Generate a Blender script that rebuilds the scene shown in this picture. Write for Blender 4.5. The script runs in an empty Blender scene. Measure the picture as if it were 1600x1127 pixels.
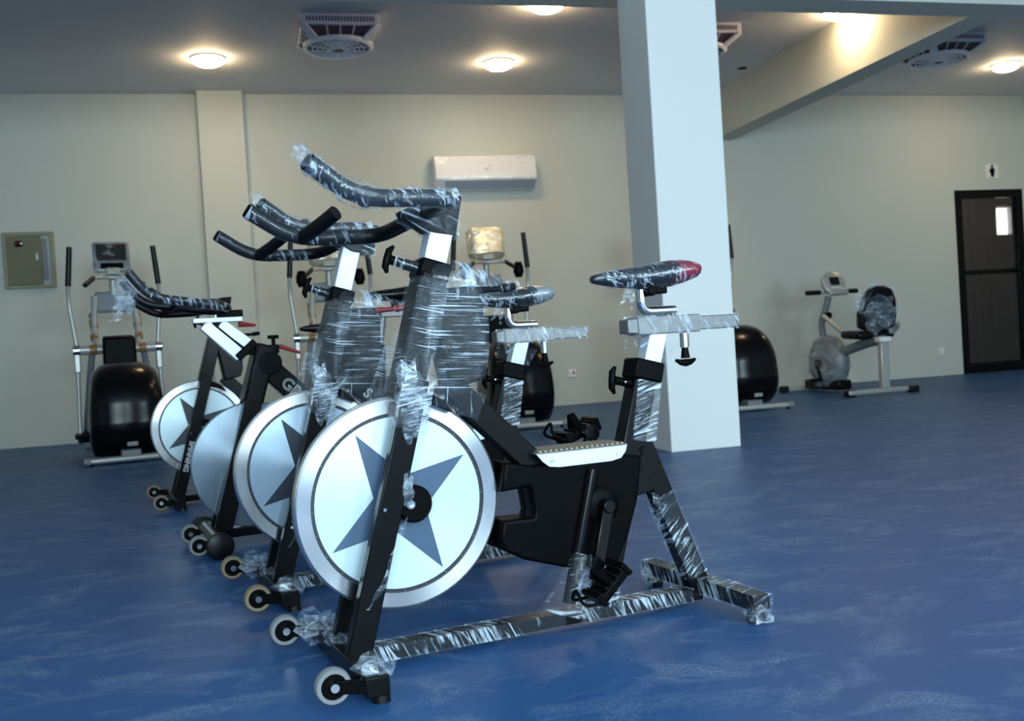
import bpy, bmesh, math, random
from mathutils import Vector, Matrix
random.seed(7)
sc = bpy.context.scene
PI = math.pi
# ------------------------------------------------------------------ camera
CAM_H, ROOM_H, WALL_Y = 0.704, 3.40, 10.464
cam_d = bpy.data.cameras.new('camera'); cam = bpy.data.objects.new('camera', cam_d)
sc.collection.objects.link(cam); sc.camera = cam
right = Vector((0.96710282, -0.24682738, -0.06154982)); up = Vector((0.06368284, 0.00066032, 0.99796997)); fwd = Vector((0.24628567, 0.96905924, -0.01635727))
cam.matrix_world = Matrix(((right.x, up.x, -fwd.x, 0), (right.y, up.y, -fwd.y, 0), (right.z, up.z, -fwd.z, CAM_H), (0, 0, 0, 1)))
cam_d.sensor_width = 36; cam_d.lens = 1558.11 / 1600 * 36; cam_d.clip_start = 0.05; cam_d.clip_end = 100
cam_d.dof.use_dof = True; cam_d.dof.focus_distance = 2.3; cam_d.dof.aperture_fstop = 6.3
# ------------------------------------------------------------------ world, daylight, exposure
W = bpy.data.worlds.new('world'); sc.world = W; W.use_nodes = True
wn = W.node_tree.nodes; wn['Background'].inputs[0].default_value = (0.62, 0.80, 1.0, 1); wn['Background'].inputs[1].default_value = 2.0
vs = sc.view_settings; vs.view_transform = 'Standard'; vs.look = 'None'; vs.gamma = 1; vs.use_curve_mapping = False; vs.exposure = 0.0
REAR_Y = -3.6
WINDOWS = [(-2.1, -0.1), (0.6, 2.6), (4.6, 6.6)]
WIN_Z = (0.85, 2.65)
def area_light(name, loc, rot, sx, sy, power, col):
    d = bpy.data.lights.new(name, 'AREA'); d.shape = 'RECTANGLE'; d.size = sx; d.size_y = sy; d.energy = power; d.color = col
    o = bpy.data.objects.new(name, d); sc.collection.objects.link(o); o.location = loc; o.rotation_euler = rot
    return o
for a, b in WINDOWS:
    area_light('window_daylight', ((a + b) / 2, REAR_Y + 0.02, sum(WIN_Z) / 2), (PI / 2, 0, 0), b - a - .1, WIN_Z[1] - WIN_Z[0] - .1, 255, (0.69, 0.91, 1.0))

# ------------------------------------------------------------------ materials
def nodemat(name):
    m = bpy.data.materials.new(name); m.use_nodes = True
    return m, m.node_tree.nodes, m.node_tree.links, m.node_tree.nodes['Principled BSDF']
def mat(name, col, rough=.5, metal=0., spec=.5, var=.06, scale=30., bump=0., coat=0.):
    m, n, l, b = nodemat(name)
    tc = n.new('ShaderNodeTexCoord'); nz = n.new('ShaderNodeTexNoise'); nz.inputs['Scale'].default_value = scale; nz.inputs['Detail'].default_value = 4
    l.new(tc.outputs['Object'], nz.inputs['Vector'])
    mx = n.new('ShaderNodeMix'); mx.data_type = 'RGBA'
    mx.inputs[6].default_value = (*[c * (1 - var) for c in col], 1); mx.inputs[7].default_value = (*[min(1, c * (1 + var)) for c in col], 1)
    l.new(nz.outputs['Fac'], mx.inputs[0]); l.new(mx.outputs[2], b.inputs['Base Color'])
    b.inputs['Roughness'].default_value = rough; b.inputs['Metallic'].default_value = metal; b.inputs['Specular IOR Level'].default_value = spec
    b.inputs['Coat Weight'].default_value = coat
    if bump:
        bp = n.new('ShaderNodeBump'); bp.inputs['Strength'].default_value = bump; bp.inputs['Distance'].default_value = .004
        l.new(nz.outputs['Fac'], bp.inputs['Height']); l.new(bp.outputs[0], b.inputs['Normal'])
    return m
def emis(name, col, s):
    m, n, l, b = nodemat(name); n.remove(b)
    e = n.new('ShaderNodeEmission'); e.inputs[0].default_value = (*col, 1); e.inputs[1].default_value = s
    l.new(e.outputs[0], n['Material Output'].inputs[0]); return m
def film_mat(name, su=90, sv=10, lo=.54, hi=.69, base=.02, gain=.66, col=(.62, .74, .88), uv=True, rough=.12, dist=1.2, diag=.45, sheen=.03, bumpd=.004):
    """stretched cling film: mostly clear, with bright streaks where it is gathered"""
    m, n, l, b = nodemat(name)
    tc = n.new('ShaderNodeTexCoord'); mp = n.new('ShaderNodeMapping'); mp.inputs['Scale'].default_value = (su, sv, sv)
    mp.inputs['Rotation'].default_value = (0, 0, .12)
    m0 = n.new('ShaderNodeMapping'); m0.inputs['Rotation'].default_value = (0, 0, diag)
    l.new(tc.outputs['UV' if uv else 'Object'], m0.inputs[0]); l.new(m0.outputs[0], mp.inputs[0])
    nz = n.new('ShaderNodeTexNoise'); nz.inputs['Scale'].default_value = 1; nz.inputs['Detail'].default_value = 5; nz.inputs['Distortion'].default_value = dist
    l.new(mp.outputs[0], nz.inputs['Vector'])
    n2 = n.new('ShaderNodeTexNoise'); n2.inputs['Scale'].default_value = 14; l.new(tc.outputs['Object'], n2.inputs['Vector'])
    mu = n.new('ShaderNodeMath'); mu.operation = 'MULTIPLY_ADD'; mu.inputs[1].default_value = .45; l.new(n2.outputs['Fac'], mu.inputs[0]); 
    sb = n.new('ShaderNodeMath'); sb.operation = 'SUBTRACT'; sb.inputs[1].default_value = .225; l.new(nz.outputs['Fac'], sb.inputs[0]); l.new(sb.outputs[0], mu.inputs[2])
    mr = n.new('ShaderNodeMapRange'); mr.inputs[1].default_value = lo; mr.inputs[2].default_value = hi; mr.inputs[3].default_value = base; mr.inputs[4].default_value = base + gain
    l.new(mu.outputs[0], mr.inputs[0])
    b.inputs['Base Color'].default_value = (*col, 1); b.inputs['Roughness'].default_value = rough; b.inputs['Specular IOR Level'].default_value = .9
    bp = n.new('ShaderNodeBump'); bp.inputs['Strength'].default_value = .7; bp.inputs['Distance'].default_value = bumpd
    l.new(nz.outputs['Fac'], bp.inputs['Height']); l.new(bp.outputs[0], b.inputs['Normal'])
    tr = n.new('ShaderNodeBsdfTransparent'); ms = n.new('ShaderNodeMixShader')
    gl_ = n.new('ShaderNodeBsdfGlossy'); gl_.inputs['Roughness'].default_value = .09; gl_.inputs[0].default_value = (.85, .93, 1, 1); l.new(bp.outputs[0], gl_.inputs['Normal'])
    m1 = n.new('ShaderNodeMixShader'); m1.inputs[0].default_value = sheen; l.new(tr.outputs[0], m1.inputs[1]); l.new(gl_.outputs[0], m1.inputs[2])
    l.new(mr.outputs[0], ms.inputs[0]); l.new(m1.outputs[0], ms.inputs[1]); l.new(b.outputs[0], ms.inputs[2]); l.new(ms.outputs[0], n['Material Output'].inputs[0])
    return m
M = {}
M['black'] = mat('black_paint', (.003, .0035, .0042), .27, spec=.16, var=.2)
M['plastic'] = mat('black_plastic', (.0018, .0018, .0022), .42, spec=.05, var=.2)
M['gloss'] = mat('gloss_black_plastic', (.003, .003, .004), .20, spec=.18, var=.2)
M['rubber'] = mat('black_foam_rubber', (.004, .004, .005), .36, spec=.22, var=.25, bump=.15, scale=120)
M['white_metal'] = mat('white_aluminium', (.62, .69, .75), .40, metal=.3, spec=.6, var=.05, scale=60)
M['alu'] = mat('brushed_aluminium', (.17, .175, .18), .42, metal=.45, var=.08, scale=80)
M['chrome'] = mat('chrome', (.72, .74, .76), .15, metal=1., var=.05)
M['wheel_steel'] = mat('flywheel_steel', (.58, .60, .62), .30, metal=1., var=.35, scale=7)
M['wheel_plain'] = mat('flywheel_plain_steel', (.26, .33, .40), .34, metal=.85, var=.3, scale=6)
M['disc_white'] = mat('disc_white', (.58, .72, .78), .34, metal=.35, var=.03, spec=.5)
M['disc_grey'] = mat('disc_silver', (.36, .47, .58), .30, metal=.5, var=.25, scale=5)
def radial_brushed(m, an=.85):
    n, l = m.node_tree.nodes, m.node_tree.links; b = n['Principled BSDF']; tg = n.new('ShaderNodeTangent'); tg.direction_type = 'RADIAL'; tg.axis = 'Y'
    b.inputs['Anisotropic'].default_value = an; b.inputs['Anisotropic Rotation'].default_value = .25; l.new(tg.outputs[0], b.inputs['Tangent'])
for k_ in ('wheel_steel', 'wheel_plain', 'disc_grey', 'disc_white'): radial_brushed(M[k_], .55 if k_ == 'disc_white' else .85)
M['star'] = mat('star_blue_grey', (.045, .085, .15), .4, var=.05)
M['star_dark'] = mat('star_dark', (.012, .02, .035), .4, var=.05)
M['ringdark'] = mat('ring_dark', (.012, .018, .028), .4)
M['red'] = mat('red_vinyl', (.20, .012, .03), .3, spec=.6)
M['redlever'] = mat('red_lever_plastic', (.22, .012, .015), .4)
M['silver_vinyl'] = mat('silver_vinyl', (.30, .32, .34), .3, metal=.3)
M['caster_rim'] = mat('caster_tan', (.20, .15, .09), .5)
M['caster_grey'] = mat('caster_grey', (.18, .19, .20), .5)
M['tan'] = mat('tan_grip_tape', (.30, .24, .18), .6, var=.3, scale=90)
M['tape'] = mat('brown_packing_tape', (.24, .12, .045), .4, var=.2)
M['grey_plastic'] = mat('grey_plastic', (.16, .18, .20), .45)
M['silver_paint'] = mat('silver_paint', (.42, .42, .40), .35, metal=.4)
M['screen'] = mat('dark_screen', (.008, .008, .010), .12, spec=.6)
M['letter'] = mat('white_lettering', (.75, .78, .80), .5)
M['film'] = film_mat('cling_film')
M['film_bar'] = film_mat('cling_film_bar', 75, 24, .525, .69, .03, .62, sheen=.06, diag=.6, dist=1.8)
M['film_saddle'] = film_mat('cling_film_saddle', 60, 30, .555, .70, .02, .6, sheen=.06, diag=.7, dist=1.8)
M['film_dense'] = film_mat('cling_film_dense', 260, 5, .585, .70, .03, .6, dist=.35, diag=.06, sheen=.014, bumpd=.0015)
M['film_light'] = film_mat('cling_film_light', 55, 14, .565, .70, .015, .55)
M['film_loose'] = film_mat('loose_film', 26, 40, .46, .78, .06, .50, uv=False, dist=2.0, rough=.1)
M['film_lamp_gold'] = film_mat('console_film_lamp_gold', 9, 16, .34, .62, .70, .30, col=(1, .90, .70), uv=False, rough=.28, dist=2., bumpd=.02)  # golden lamp reflection is put into the film's base colour
M['film_lamp_gold'].node_tree.nodes['Principled BSDF'].inputs['Metallic'].default_value = .75
M['film_ac'] = film_mat('air_conditioner_film', 3, 9, .58, .72, .02, .3, col=(.9, .88, .86), uv=False, rough=.15, dist=2.)

def wall_mat(name, col, var=.05):
    m, n, l, b = nodemat(name)
    tc = n.new('ShaderNodeTexCoord')
    a = n.new('ShaderNodeTexNoise'); a.inputs['Scale'].default_value = .9; a.inputs['Detail'].default_value = 5; l.new(tc.outputs['Object'], a.inputs['Vector'])
    f = n.new('ShaderNodeTexNoise'); f.inputs['Scale'].default_value = 60; l.new(tc.outputs['Object'], f.inputs['Vector'])
    mx = n.new('ShaderNodeMix'); mx.data_type = 'RGBA'; mx.inputs[6].default_value = (*[c * (1 - var) for c in col], 1); mx.inputs[7].default_value = (*[c * (1 + var) for c in col], 1)
    l.new(a.outputs['Fac'], mx.inputs[0]); l.new(mx.outputs[2], b.inputs['Base Color']); b.inputs['Roughness'].default_value = .7; b.inputs['Specular IOR Level'].default_value = .25
    bp = n.new('ShaderNodeBump'); bp.inputs['Strength'].default_value = .08; l.new(f.outputs['Fac'], bp.inputs['Height']); l.new(bp.outputs[0], b.inputs['Normal'])
    return m
M['wall'] = wall_mat('cream_wall_paint', (.515, .525, .475))
M['pillar'] = wall_mat('white_pillar_paint', (.74, .74, .72), .02)
M['ceil'] = wall_mat('ceiling_paint', (.70, .70, .72), .03)
M['dark_wall'] = wall_mat('washroom_paint', (.30, .29, .29))
def floor_mat():
    m, n, l, b = nodemat('blue_floor_coating')
    tc = n.new('ShaderNodeTexCoord')
    big = n.new('ShaderNodeTexNoise'); big.inputs['Scale'].default_value = .8; big.inputs['Detail'].default_value = 4; l.new(tc.outputs['Object'], big.inputs['Vector'])
    mp = n.new('ShaderNodeMapping'); mp.inputs['Scale'].default_value = (2.6, 4.2, 1); mp.inputs['Rotation'].default_value = (0, 0, .35); l.new(tc.outputs['Object'], mp.inputs[0])
    sm = n.new('ShaderNodeTexNoise'); sm.inputs['Scale'].default_value = 1.6; sm.inputs['Detail'].default_value = 8; sm.inputs['Roughness'].default_value = .7; sm.inputs['Distortion'].default_value = .8; l.new(mp.outputs[0], sm.inputs['Vector'])
    fine = n.new('ShaderNodeTexNoise'); fine.inputs['Scale'].default_value = 38; fine.inputs['Detail'].default_value = 6; l.new(mp.outputs[0], fine.inputs['Vector'])
    base = n.new('ShaderNodeMix'); base.data_type = 'RGBA'; base.inputs[6].default_value = (.016, .066, .185, 1); base.inputs[7].default_value = (.028, .098, .250, 1); l.new(big.outputs['Fac'], base.inputs[0])
    r1 = n.new('ShaderNodeMapRange'); r1.inputs[1].default_value = .49; r1.inputs[2].default_value = .70; r1.inputs[4].default_value = .78; l.new(sm.outputs['Fac'], r1.inputs[0])
    r2 = n.new('ShaderNodeMapRange'); r2.inputs[1].default_value = .35; r2.inputs[2].default_value = .65; l.new(fine.outputs['Fac'], r2.inputs[0])
    mu = n.new('ShaderNodeMath'); mu.operation = 'MULTIPLY'; l.new(r1.outputs[0], mu.inputs[0]); l.new(r2.outputs[0], mu.inputs[1])
    sc_ = n.new('ShaderNodeMix'); sc_.data_type = 'RGBA'; sc_.inputs[7].default_value = (.24, .31, .40, 1); l.new(mu.outputs[0], sc_.inputs[0]); l.new(base.outputs[2], sc_.inputs[6])
    l.new(sc_.outputs[2], b.inputs['Base Color'])
    rr = n.new('ShaderNodeMapRange'); rr.inputs[3].default_value = .36; rr.inputs[4].default_value = .52; l.new(big.outputs['Fac'], rr.inputs[0]); l.new(rr.outputs[0], b.inputs['Roughness'])
    b.inputs['Specular IOR Level'].default_value = .18
    bp = n.new('ShaderNodeBump'); bp.inputs['Strength'].default_value = .05; l.new(fine.outputs['Fac'], bp.inputs['Height']); l.new(bp.outputs[0], b.inputs['Normal'])
    return m
M['floor'] = floor_mat()

# ------------------------------------------------------------------ mesh builder
def V(*a): return Vector(a)
class MB:
    def __init__(s): s.v = []; s.f = []; s.uv = []
    def add(s, vs, fs, uvs=None):
        o = len(s.v); s.v += [Vector(q) for q in vs]
        for i, f in enumerate(fs):
            s.f.append([o + k for k in f]); s.uv.append(uvs[i] if uvs else [(s.v[o + k].x + s.v[o + k].y * .7, s.v[o + k].z) for k in f])
        return s
    def box(s, c, size, rot=None):
        c = Vector(c); h = Vector(size) / 2; pts = []
        for x in (-1, 1):
            for y in (-1, 1):
                for z in (-1, 1):
                    p = Vector((x * h.x, y * h.y, z * h.z))
                    if rot is not None: p = rot @ p
                    pts.append(c + p)
        return s.add(pts, [(0, 1, 3, 2), (4, 6, 7, 5), (0, 4, 5, 1), (2, 3, 7, 6), (0, 2, 6, 4), (1, 5, 7, 3)])
    def prism(s, p0, p1, w, h, side=(0, 1, 0), w1=None, h1=None, cap=True, nseg=1):
        """rectangular bar from p0 to p1, w along side, h across"""
        p0, p1 = Vector(p0), Vector(p1); d = (p1 - p0); L = d.length; d.normalize(); sd = Vector(side); sd = (sd - d * sd.dot(d)).normalized(); t = d.cross(sd)
        w1 = w if w1 is None else w1; h1 = h if h1 is None else h1; pts = []; fs = []; uv = []
        for k in range(nseg + 1):
            q = k / nseg; c = p0.lerp(p1, q); a = (w + (w1 - w) * q) / 2; b = (h + (h1 - h) * q) / 2
            pts += [c + sd * a + t * b, c - sd * a + t * b, c - sd * a - t * b, c + sd * a - t * b]
        per = [0, w, w + h, 2 * w + h, 2 * w + 2 * h]
        for k in range(nseg):
            for i in range(4):
                j = (i + 1) % 4; fs.append((k * 4 + i, k * 4 + j, k * 4 + 4 + j, k * 4 + 4 + i))
                u0, u1 = L * k / nseg, L * (k + 1) / nseg; uv.append([(u0, per[i]), (u0, per[i + 1]), (u1, per[i + 1]), (u1, per[i])])
        if cap:
            n = nseg * 4; fs += [(3, 2, 1, 0), (n, n + 1, n + 2, n + 3)]; uv += [[(0, 0), (0, w), (h, w), (h, 0)]] * 2
        return s.add(pts, fs, uv)
    def tube(s, pts, r, n=14, cap=True):
        pts = [Vector(p) for p in pts]; m = len(pts); rr = r if isinstance(r, (list, tuple)) else [r] * m
        ref = None; out = []; fs = []; uv = []; acc = 0
        for i, p in enumerate(pts):
            d = (pts[min(i + 1, m - 1)] - pts[max(i - 1, 0)]).normalized()
            if ref is None: ref = Vector((0, 0, 1)) if abs(d.z) < .9 else Vector((1, 0, 0))
            a = (ref - d * ref.dot(d)).normalized(); b = d.cross(a); ref = a
            for k in range(n): t = 2 * PI * k / n; out.append(p + (a * math.cos(t) + b * math.sin(t)) * rr[i])
        lens = [0]
        for i in range(1, m): lens.append(lens[-1] + (pts[i] - pts[i - 1]).length)
        for i in range(m - 1):
            for k in range(n):
                j = (k + 1) % n; fs.append((i * n + k, i * n + j, (i + 1) * n + j, (i + 1) * n + k))
                c = 2 * PI * rr[i] / n; uv.append([(lens[i], c * k), (lens[i], c * (k + 1)), (lens[i + 1], c * (k + 1)), (lens[i + 1], c * k)])
        if cap: fs += [tuple(reversed(range(n))), tuple(range((m - 1) * n, m * n))]; uv += [[(0, 0)] * n] * 2
        return s.add(out, fs, uv)
    def lathe(s, prof, c, axis, n=32):
        """prof: (distance along axis, radius)"""
        c = Vector(c); ax = Vector(axis).normalized(); ref = Vector((0, 0, 1)) if abs(ax.z) < .9 else Vector((1, 0, 0))
        a = (ref - ax * ref.dot(ax)).normalized(); b = ax.cross(a); out = []; fs = []
        for (h, r) in prof:
            for k in range(n): t = 2 * PI * k / n; out.append(c + ax * h + (a * math.cos(t) + b * math.sin(t)) * r)
        m = len(prof)
        for i in range(m - 1):
            for k in range(n): j = (k + 1) % n; fs.append((i * n + k, i * n + j, (i + 1) * n + j, (i + 1) * n + k))
        if prof[0][1] > 1e-6: fs.append(tuple(reversed(range(n))))
        if prof[-1][1] > 1e-6: fs.append(tuple(range((m - 1) * n, m * n)))
        return s.add(out, fs)
    def slab(s, outline, y0, y1):
        """outline in x-z extruded along y"""
        n = len(outline); vs = [(x, y0, z) for x, z in outline] + [(x, y1, z) for x, z in outline]
        fs = [tuple(range(n)), tuple(reversed(range(n, 2 * n)))] + [(i, i + n, (i + 1) % n + n, (i + 1) % n) for i in range(n)]
        return s.add(vs, fs, [[(vs[k][2], vs[k][0] + vs[k][1]) for k in f] for f in fs])
    def build(s, name, m, parent=None, bevel=0., smooth=40, seg=2):
        me = bpy.data.meshes.new(name); me.from_pydata([tuple(v) for v in s.v], [], s.f); lay = me.uv_layers.new(name='UVMap')
        for p, u in zip(me.polygons, s.uv):
            for li, q in zip(p.loop_indices, u): lay.data[li].uv = q
        bm = bmesh.new(); bm.from_mesh(me); bmesh.ops.recalc_face_normals(bm, faces=bm.faces)
        bm.to_mesh(me); bm.free()
        me.materials.append(M[m] if isinstance(m, str) else m)
        me.polygons.foreach_set('use_smooth', [True] * len(me.polygons)); me.set_sharp_from_angle(angle=math.radians(smooth))
        o = bpy.data.objects.new(name, me); sc.collection.objects.link(o)
        if parent is not None: o.parent = parent
        if bevel:
            b = o.modifiers.new('bevel', 'BEVEL'); b.width = bevel; b.segments = seg; b.limit_method = 'ANGLE'; b.angle_limit = math.radians(35)
        return o
def rounded(pts, d=.03, n=5):
    pts = [Vector(p) for p in pts]; out = [pts[0]]
    for i in range(1, len(pts) - 1):
        a, b, c = pts[i - 1], pts[i], pts[i + 1]
        la = min(d, (a - b).length * .48); lc = min(d, (c - b).length * .48)
        p, q = b + (a - b).normalized() * la, b + (c - b).normalized() * lc
        for k in range(n + 1): t = k / n; out.append(p * (1 - t) ** 2 + b * 2 * t * (1 - t) + q * t * t)
    out.append(pts[-1]); return out
def curve_mesh(cu):
    o = bpy.data.objects.new('tmp', cu); sc.collection.objects.link(o); dg = bpy.context.evaluated_depsgraph_get()
    me = bpy.data.meshes.new_from_object(o.evaluated_get(dg)); bpy.data.objects.remove(o); return me
def outline_part(name, outlines, y, th, m, parent, bevel=.004):
    """filled 2d outline in x-z (with holes), thickness th around y"""
    cu = bpy.data.curves.new(name, 'CURVE'); cu.dimensions = '2D'; cu.fill_mode = 'BOTH'; cu.extrude = th / 2 - bevel; cu.bevel_depth = bevel; cu.bevel_resolution = 2
    for ol in outlines:
        sp = cu.splines.new('POLY'); sp.points.add(len(ol) - 1); sp.use_cyclic_u = True
        for p, (x, z) in zip(sp.points, ol): p.co = (x, z, 0, 1)
    me = curve_mesh(cu); me.transform(Matrix(((1, 0, 0, 0), (0, 0, -1, y), (0, 1, 0, 0), (0, 0, 0, 1))))
    me.materials.clear(); me.materials.append(M[m]); o = bpy.data.objects.new(name, me); sc.collection.objects.link(o); o.parent = parent
    me.polygons.foreach_set('use_smooth', [True] * len(me.polygons)); me.set_sharp_from_angle(angle=math.radians(35))
    return o
def text_part(name, txt, size, origin, xdir, ydir, m, parent, outline=0., extrude=.0006):
    cu = bpy.data.curves.new(name, 'FONT'); cu.body = txt; cu.size = size; cu.align_x = 'CENTER'; cu.align_y = 'CENTER'
    if outline: cu.fill_mode = 'NONE'; cu.bevel_depth = outline; cu.bevel_resolution = 1
    else: cu.extrude = extrude
    cu.resolution_u = 4; me = curve_mesh(cu); X = Vector(xdir).normalized(); Y = Vector(ydir); Y = (Y - X * Y.dot(X)).normalized(); Z = X.cross(Y); o_ = Vector(origin)
    me.transform(Matrix(((X.x, Y.x, Z.x, o_.x), (X.y, Y.y, Z.y, o_.y), (X.z, Y.z, Z.z, o_.z), (0, 0, 0, 1))))
    me.materials.clear(); me.materials.append(M[m]); o = bpy.data.objects.new(name, me); sc.collection.objects.link(o); o.parent = parent
    return o
def crumple(name, c, size, parent, seed=0, m='film_loose', n=9, pinch=None):
    """loose crumpled sheet of film gathered round c"""
    r = random.Random(seed); mb = MB(); g = []
    sx, sy, sz = size
    for i in range(n):
        for j in range(n):
            a = i / (n - 1) * 2 * PI; t = j / (n - 1)
            k = .55 + .45 * math.sin(t * PI) + r.uniform(-.22, .22)
            g.append(Vector(c) + Vector((math.cos(a) * sx * .5 * k, math.sin(a) * sy * .5 * k, (t - .5) * sz + r.uniform(-.12, .12) * sz)))
    for j in range(n): g[(n - 1) * n + j] = g[j].copy()
    fs = [(i * n + j, (i + 1) * n + j, (i + 1) * n + j + 1, i * n + j + 1) for i in range(n - 1) for j in range(n - 1)]
    mb.add(g, fs); return mb.build(name, m, parent, smooth=25)
def strip(name, pts, w, parent, seed=0, m='film_loose'):
    """torn ribbon of film hanging along pts"""
    r = random.Random(seed); mb = MB(); L = []; pts = [Vector(p) for p in pts]; fine = []
    for a, b in zip(pts[:-1], pts[1:]):
        for k in range(4): fine.append(a.lerp(b, k / 4))
    fine.append(pts[-1])
    for i, p in enumerate(fine):
        ww = w * (.5 + r.random() * .7); an = r.uniform(-1.2, 1.2); d = Vector((math.cos(an), math.sin(an) * .8, r.uniform(-.3, .3))) * ww / 2
        L += [p - d, p + Vector((0, r.uniform(-.4, .4) * w, 0)), p + d]
    fs = []
    for i in range(len(fine) - 1): fs += [(3 * i, 3 * i + 1, 3 * i + 4, 3 * i + 3), (3 * i + 1, 3 * i + 2, 3 * i + 5, 3 * i + 4)]
    mb.add(L, fs); return mb.build(name, m, parent, smooth=30)
def thing(name, label, cat, loc=(0, 0, 0), rz=0, group=None):
    o = bpy.data.objects.new(name, None); o.empty_display_size = .2; sc.collection.objects.link(o); o.location = loc; o.rotation_euler = (0, 0, rz)
    o['label'] = label; o['category'] = cat
    if group: o['group'] = group
    return o
def struct(o): o['kind'] = 'structure'; return o
def copy_tree(o, parent=None):
    c = o.copy(); sc.collection.objects.link(c)
    if parent is not None: c.parent = parent
    for ch in list(o.children): copy_tree(ch, c)
    return c

# ------------------------------------------------------------------ the room
XL, XR = -6.0, 9.42
DOOR_X0, DOOR_X1, DOOR_Z = 8.345, 9.33, 2.245
struct(MB().box(((XL + XR) / 2, (REAR_Y + WALL_Y) / 2, -.05), (XR - XL + .4, WALL_Y - REAR_Y + .4, .1)).build('floor', 'floor'))
struct(MB().box(((XL + XR) / 2, (REAR_Y + WALL_Y) / 2, ROOM_H + .06), (XR - XL + .4, WALL_Y - REAR_Y + .4, .12)).build('ceiling', 'ceil'))
wb = MB()
wb.box(((XL + DOOR_X0) / 2, WALL_Y + .1, ROOM_H / 2), (DOOR_X0 - XL, .2, ROOM_H)); wb.box(((DOOR_X0 + DOOR_X1) / 2, WALL_Y + .1, (DOOR_Z + ROOM_H) / 2), (DOOR_X1 - DOOR_X0, .2, ROOM_H - DOOR_Z)); wb.box(((DOOR_X1 + XR) / 2, WALL_Y + .1, ROOM_H / 2), (XR - DOOR_X1, .2, ROOM_H))
struct(wb.build('wall_back', 'wall'))
struct(MB().box((XL - .1, (REAR_Y + WALL_Y) / 2, ROOM_H / 2), (.2, WALL_Y - REAR_Y + .4, ROOM_H)).build('wall_left', 'wall'))
struct(MB().box((XR + .1, (REAR_Y + WALL_Y) / 2, ROOM_H / 2), (.2, WALL_Y - REAR_Y + .4, ROOM_H)).build('wall_right', 'wall'))
wr = MB(); xs = [XL] + [q for w in WINDOWS for q in w] + [XR]
for i in range(0, len(xs), 2): wr.box(((xs[i] + xs[i + 1]) / 2, REAR_Y - .1, ROOM_H / 2), (xs[i + 1] - xs[i], .2, ROOM_H))
for a, b in WINDOWS:
    wr.box(((a + b) / 2, REAR_Y - .1, WIN_Z[0] / 2), (b - a, .2, WIN_Z[0])); wr.box(((a + b) / 2, REAR_Y - .1, (WIN_Z[1] + ROOM_H) / 2), (b - a, .2, ROOM_H - WIN_Z[1]))
struct(wr.build('wall_front', 'wall'))
for i, (a, b) in enumerate(WINDOWS):
    f = MB(); z0, z1 = WIN_Z
    for x in (a + .03, (a + b) / 2, b - .03): f.box((x, REAR_Y - .1, (z0 + z1) / 2), (.06, .06, z1 - z0))
    for z in (z0 + .03, z1 - .03): f.box(((a + b) / 2, REAR_Y - .1, z), (b - a, .06, .06))
    struct(f.build('window_%d' % (i + 1), 'black'))
# pilaster on the back wall, free-standing pillar, ceiling beams
struct(MB().box((-.205, WALL_Y - .07, ROOM_H / 2), (.435, .14, ROOM_H)).build('trim_1', 'wall'))
struct(MB().box((2.575, 5.745, ROOM_H / 2), (.455, .45, ROOM_H)).build('wall_pillar', 'pillar', bevel=.006))
BZ = 2.885
struct(MB().box((5.30, (6.24 + WALL_Y) / 2, (BZ + ROOM_H) / 2), (.25, WALL_Y - 6.24, ROOM_H - BZ)).build('trim_2', 'wall'))
struct(MB().box(((XL + XR) / 2, 6.10, (BZ + ROOM_H) / 2), (XR - XL, .27, ROOM_H - BZ)).build('trim_3', 'wall'))

# washroom behind the glazed door
wx0, wx1, wy1 = 8.1, 11.4, 12.4
wz0, wz1, ww0, ww1 = 1.87, 2.27, 10.52, 10.93
wash = MB()
wash.box(((wx0 + ww0) / 2, wy1 + .1, 1.35), (ww0 - wx0, .2, 2.7)); wash.box(((ww1 + wx1) / 2, wy1 + .1, 1.35), (wx1 - ww1, .2, 2.7))
wash.box(((ww0 + ww1) / 2, wy1 + .1, wz0 / 2), (ww1 - ww0, .2, wz0)); wash.box(((ww0 + ww1) / 2, wy1 + .1, (wz1 + 2.7) / 2), (ww1 - ww0, .2, 2.7 - wz1))
wash.box((wx0 - .05, (WALL_Y + .2 + wy1) / 2, 1.35), (.1, wy1 - WALL_Y - .2, 2.7)); wash.box((wx1 + .05, (WALL_Y + .2 + wy1) / 2, 1.35), (.1, wy1 - WALL_Y - .2, 2.7))
wash.box(((wx0 + wx1) / 2, (WALL_Y + .2 + wy1) / 2 + .1, 2.75), (wx1 - wx0, wy1 - WALL_Y, .1)); wash.box(((wx0 + wx1) / 2, (WALL_Y + .2 + wy1) / 2 + .1, -.06), (wx1 - wx0, wy1 - WALL_Y, .1))
wash.box((10.4, WALL_Y + .15, 1.35), (2.0, .1, 2.7))
struct(wash.build('wall_washroom', 'dark_wall'))
pane = struct(MB().box(((ww0 + ww1) / 2, wy1 + .19, (wz0 + wz1) / 2), (ww1 - ww0, .01, wz1 - wz0)).build('window_5', emis('daylit_window_pane', (.93, 1, .92), 16)))
area_light('washroom_fill', (9.6, 11.6, 2.65), (0, 0, 0), .3, .3, 5, (1, .9, .8))  # added fill light to brighten the washroom interior; no known fitting
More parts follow.
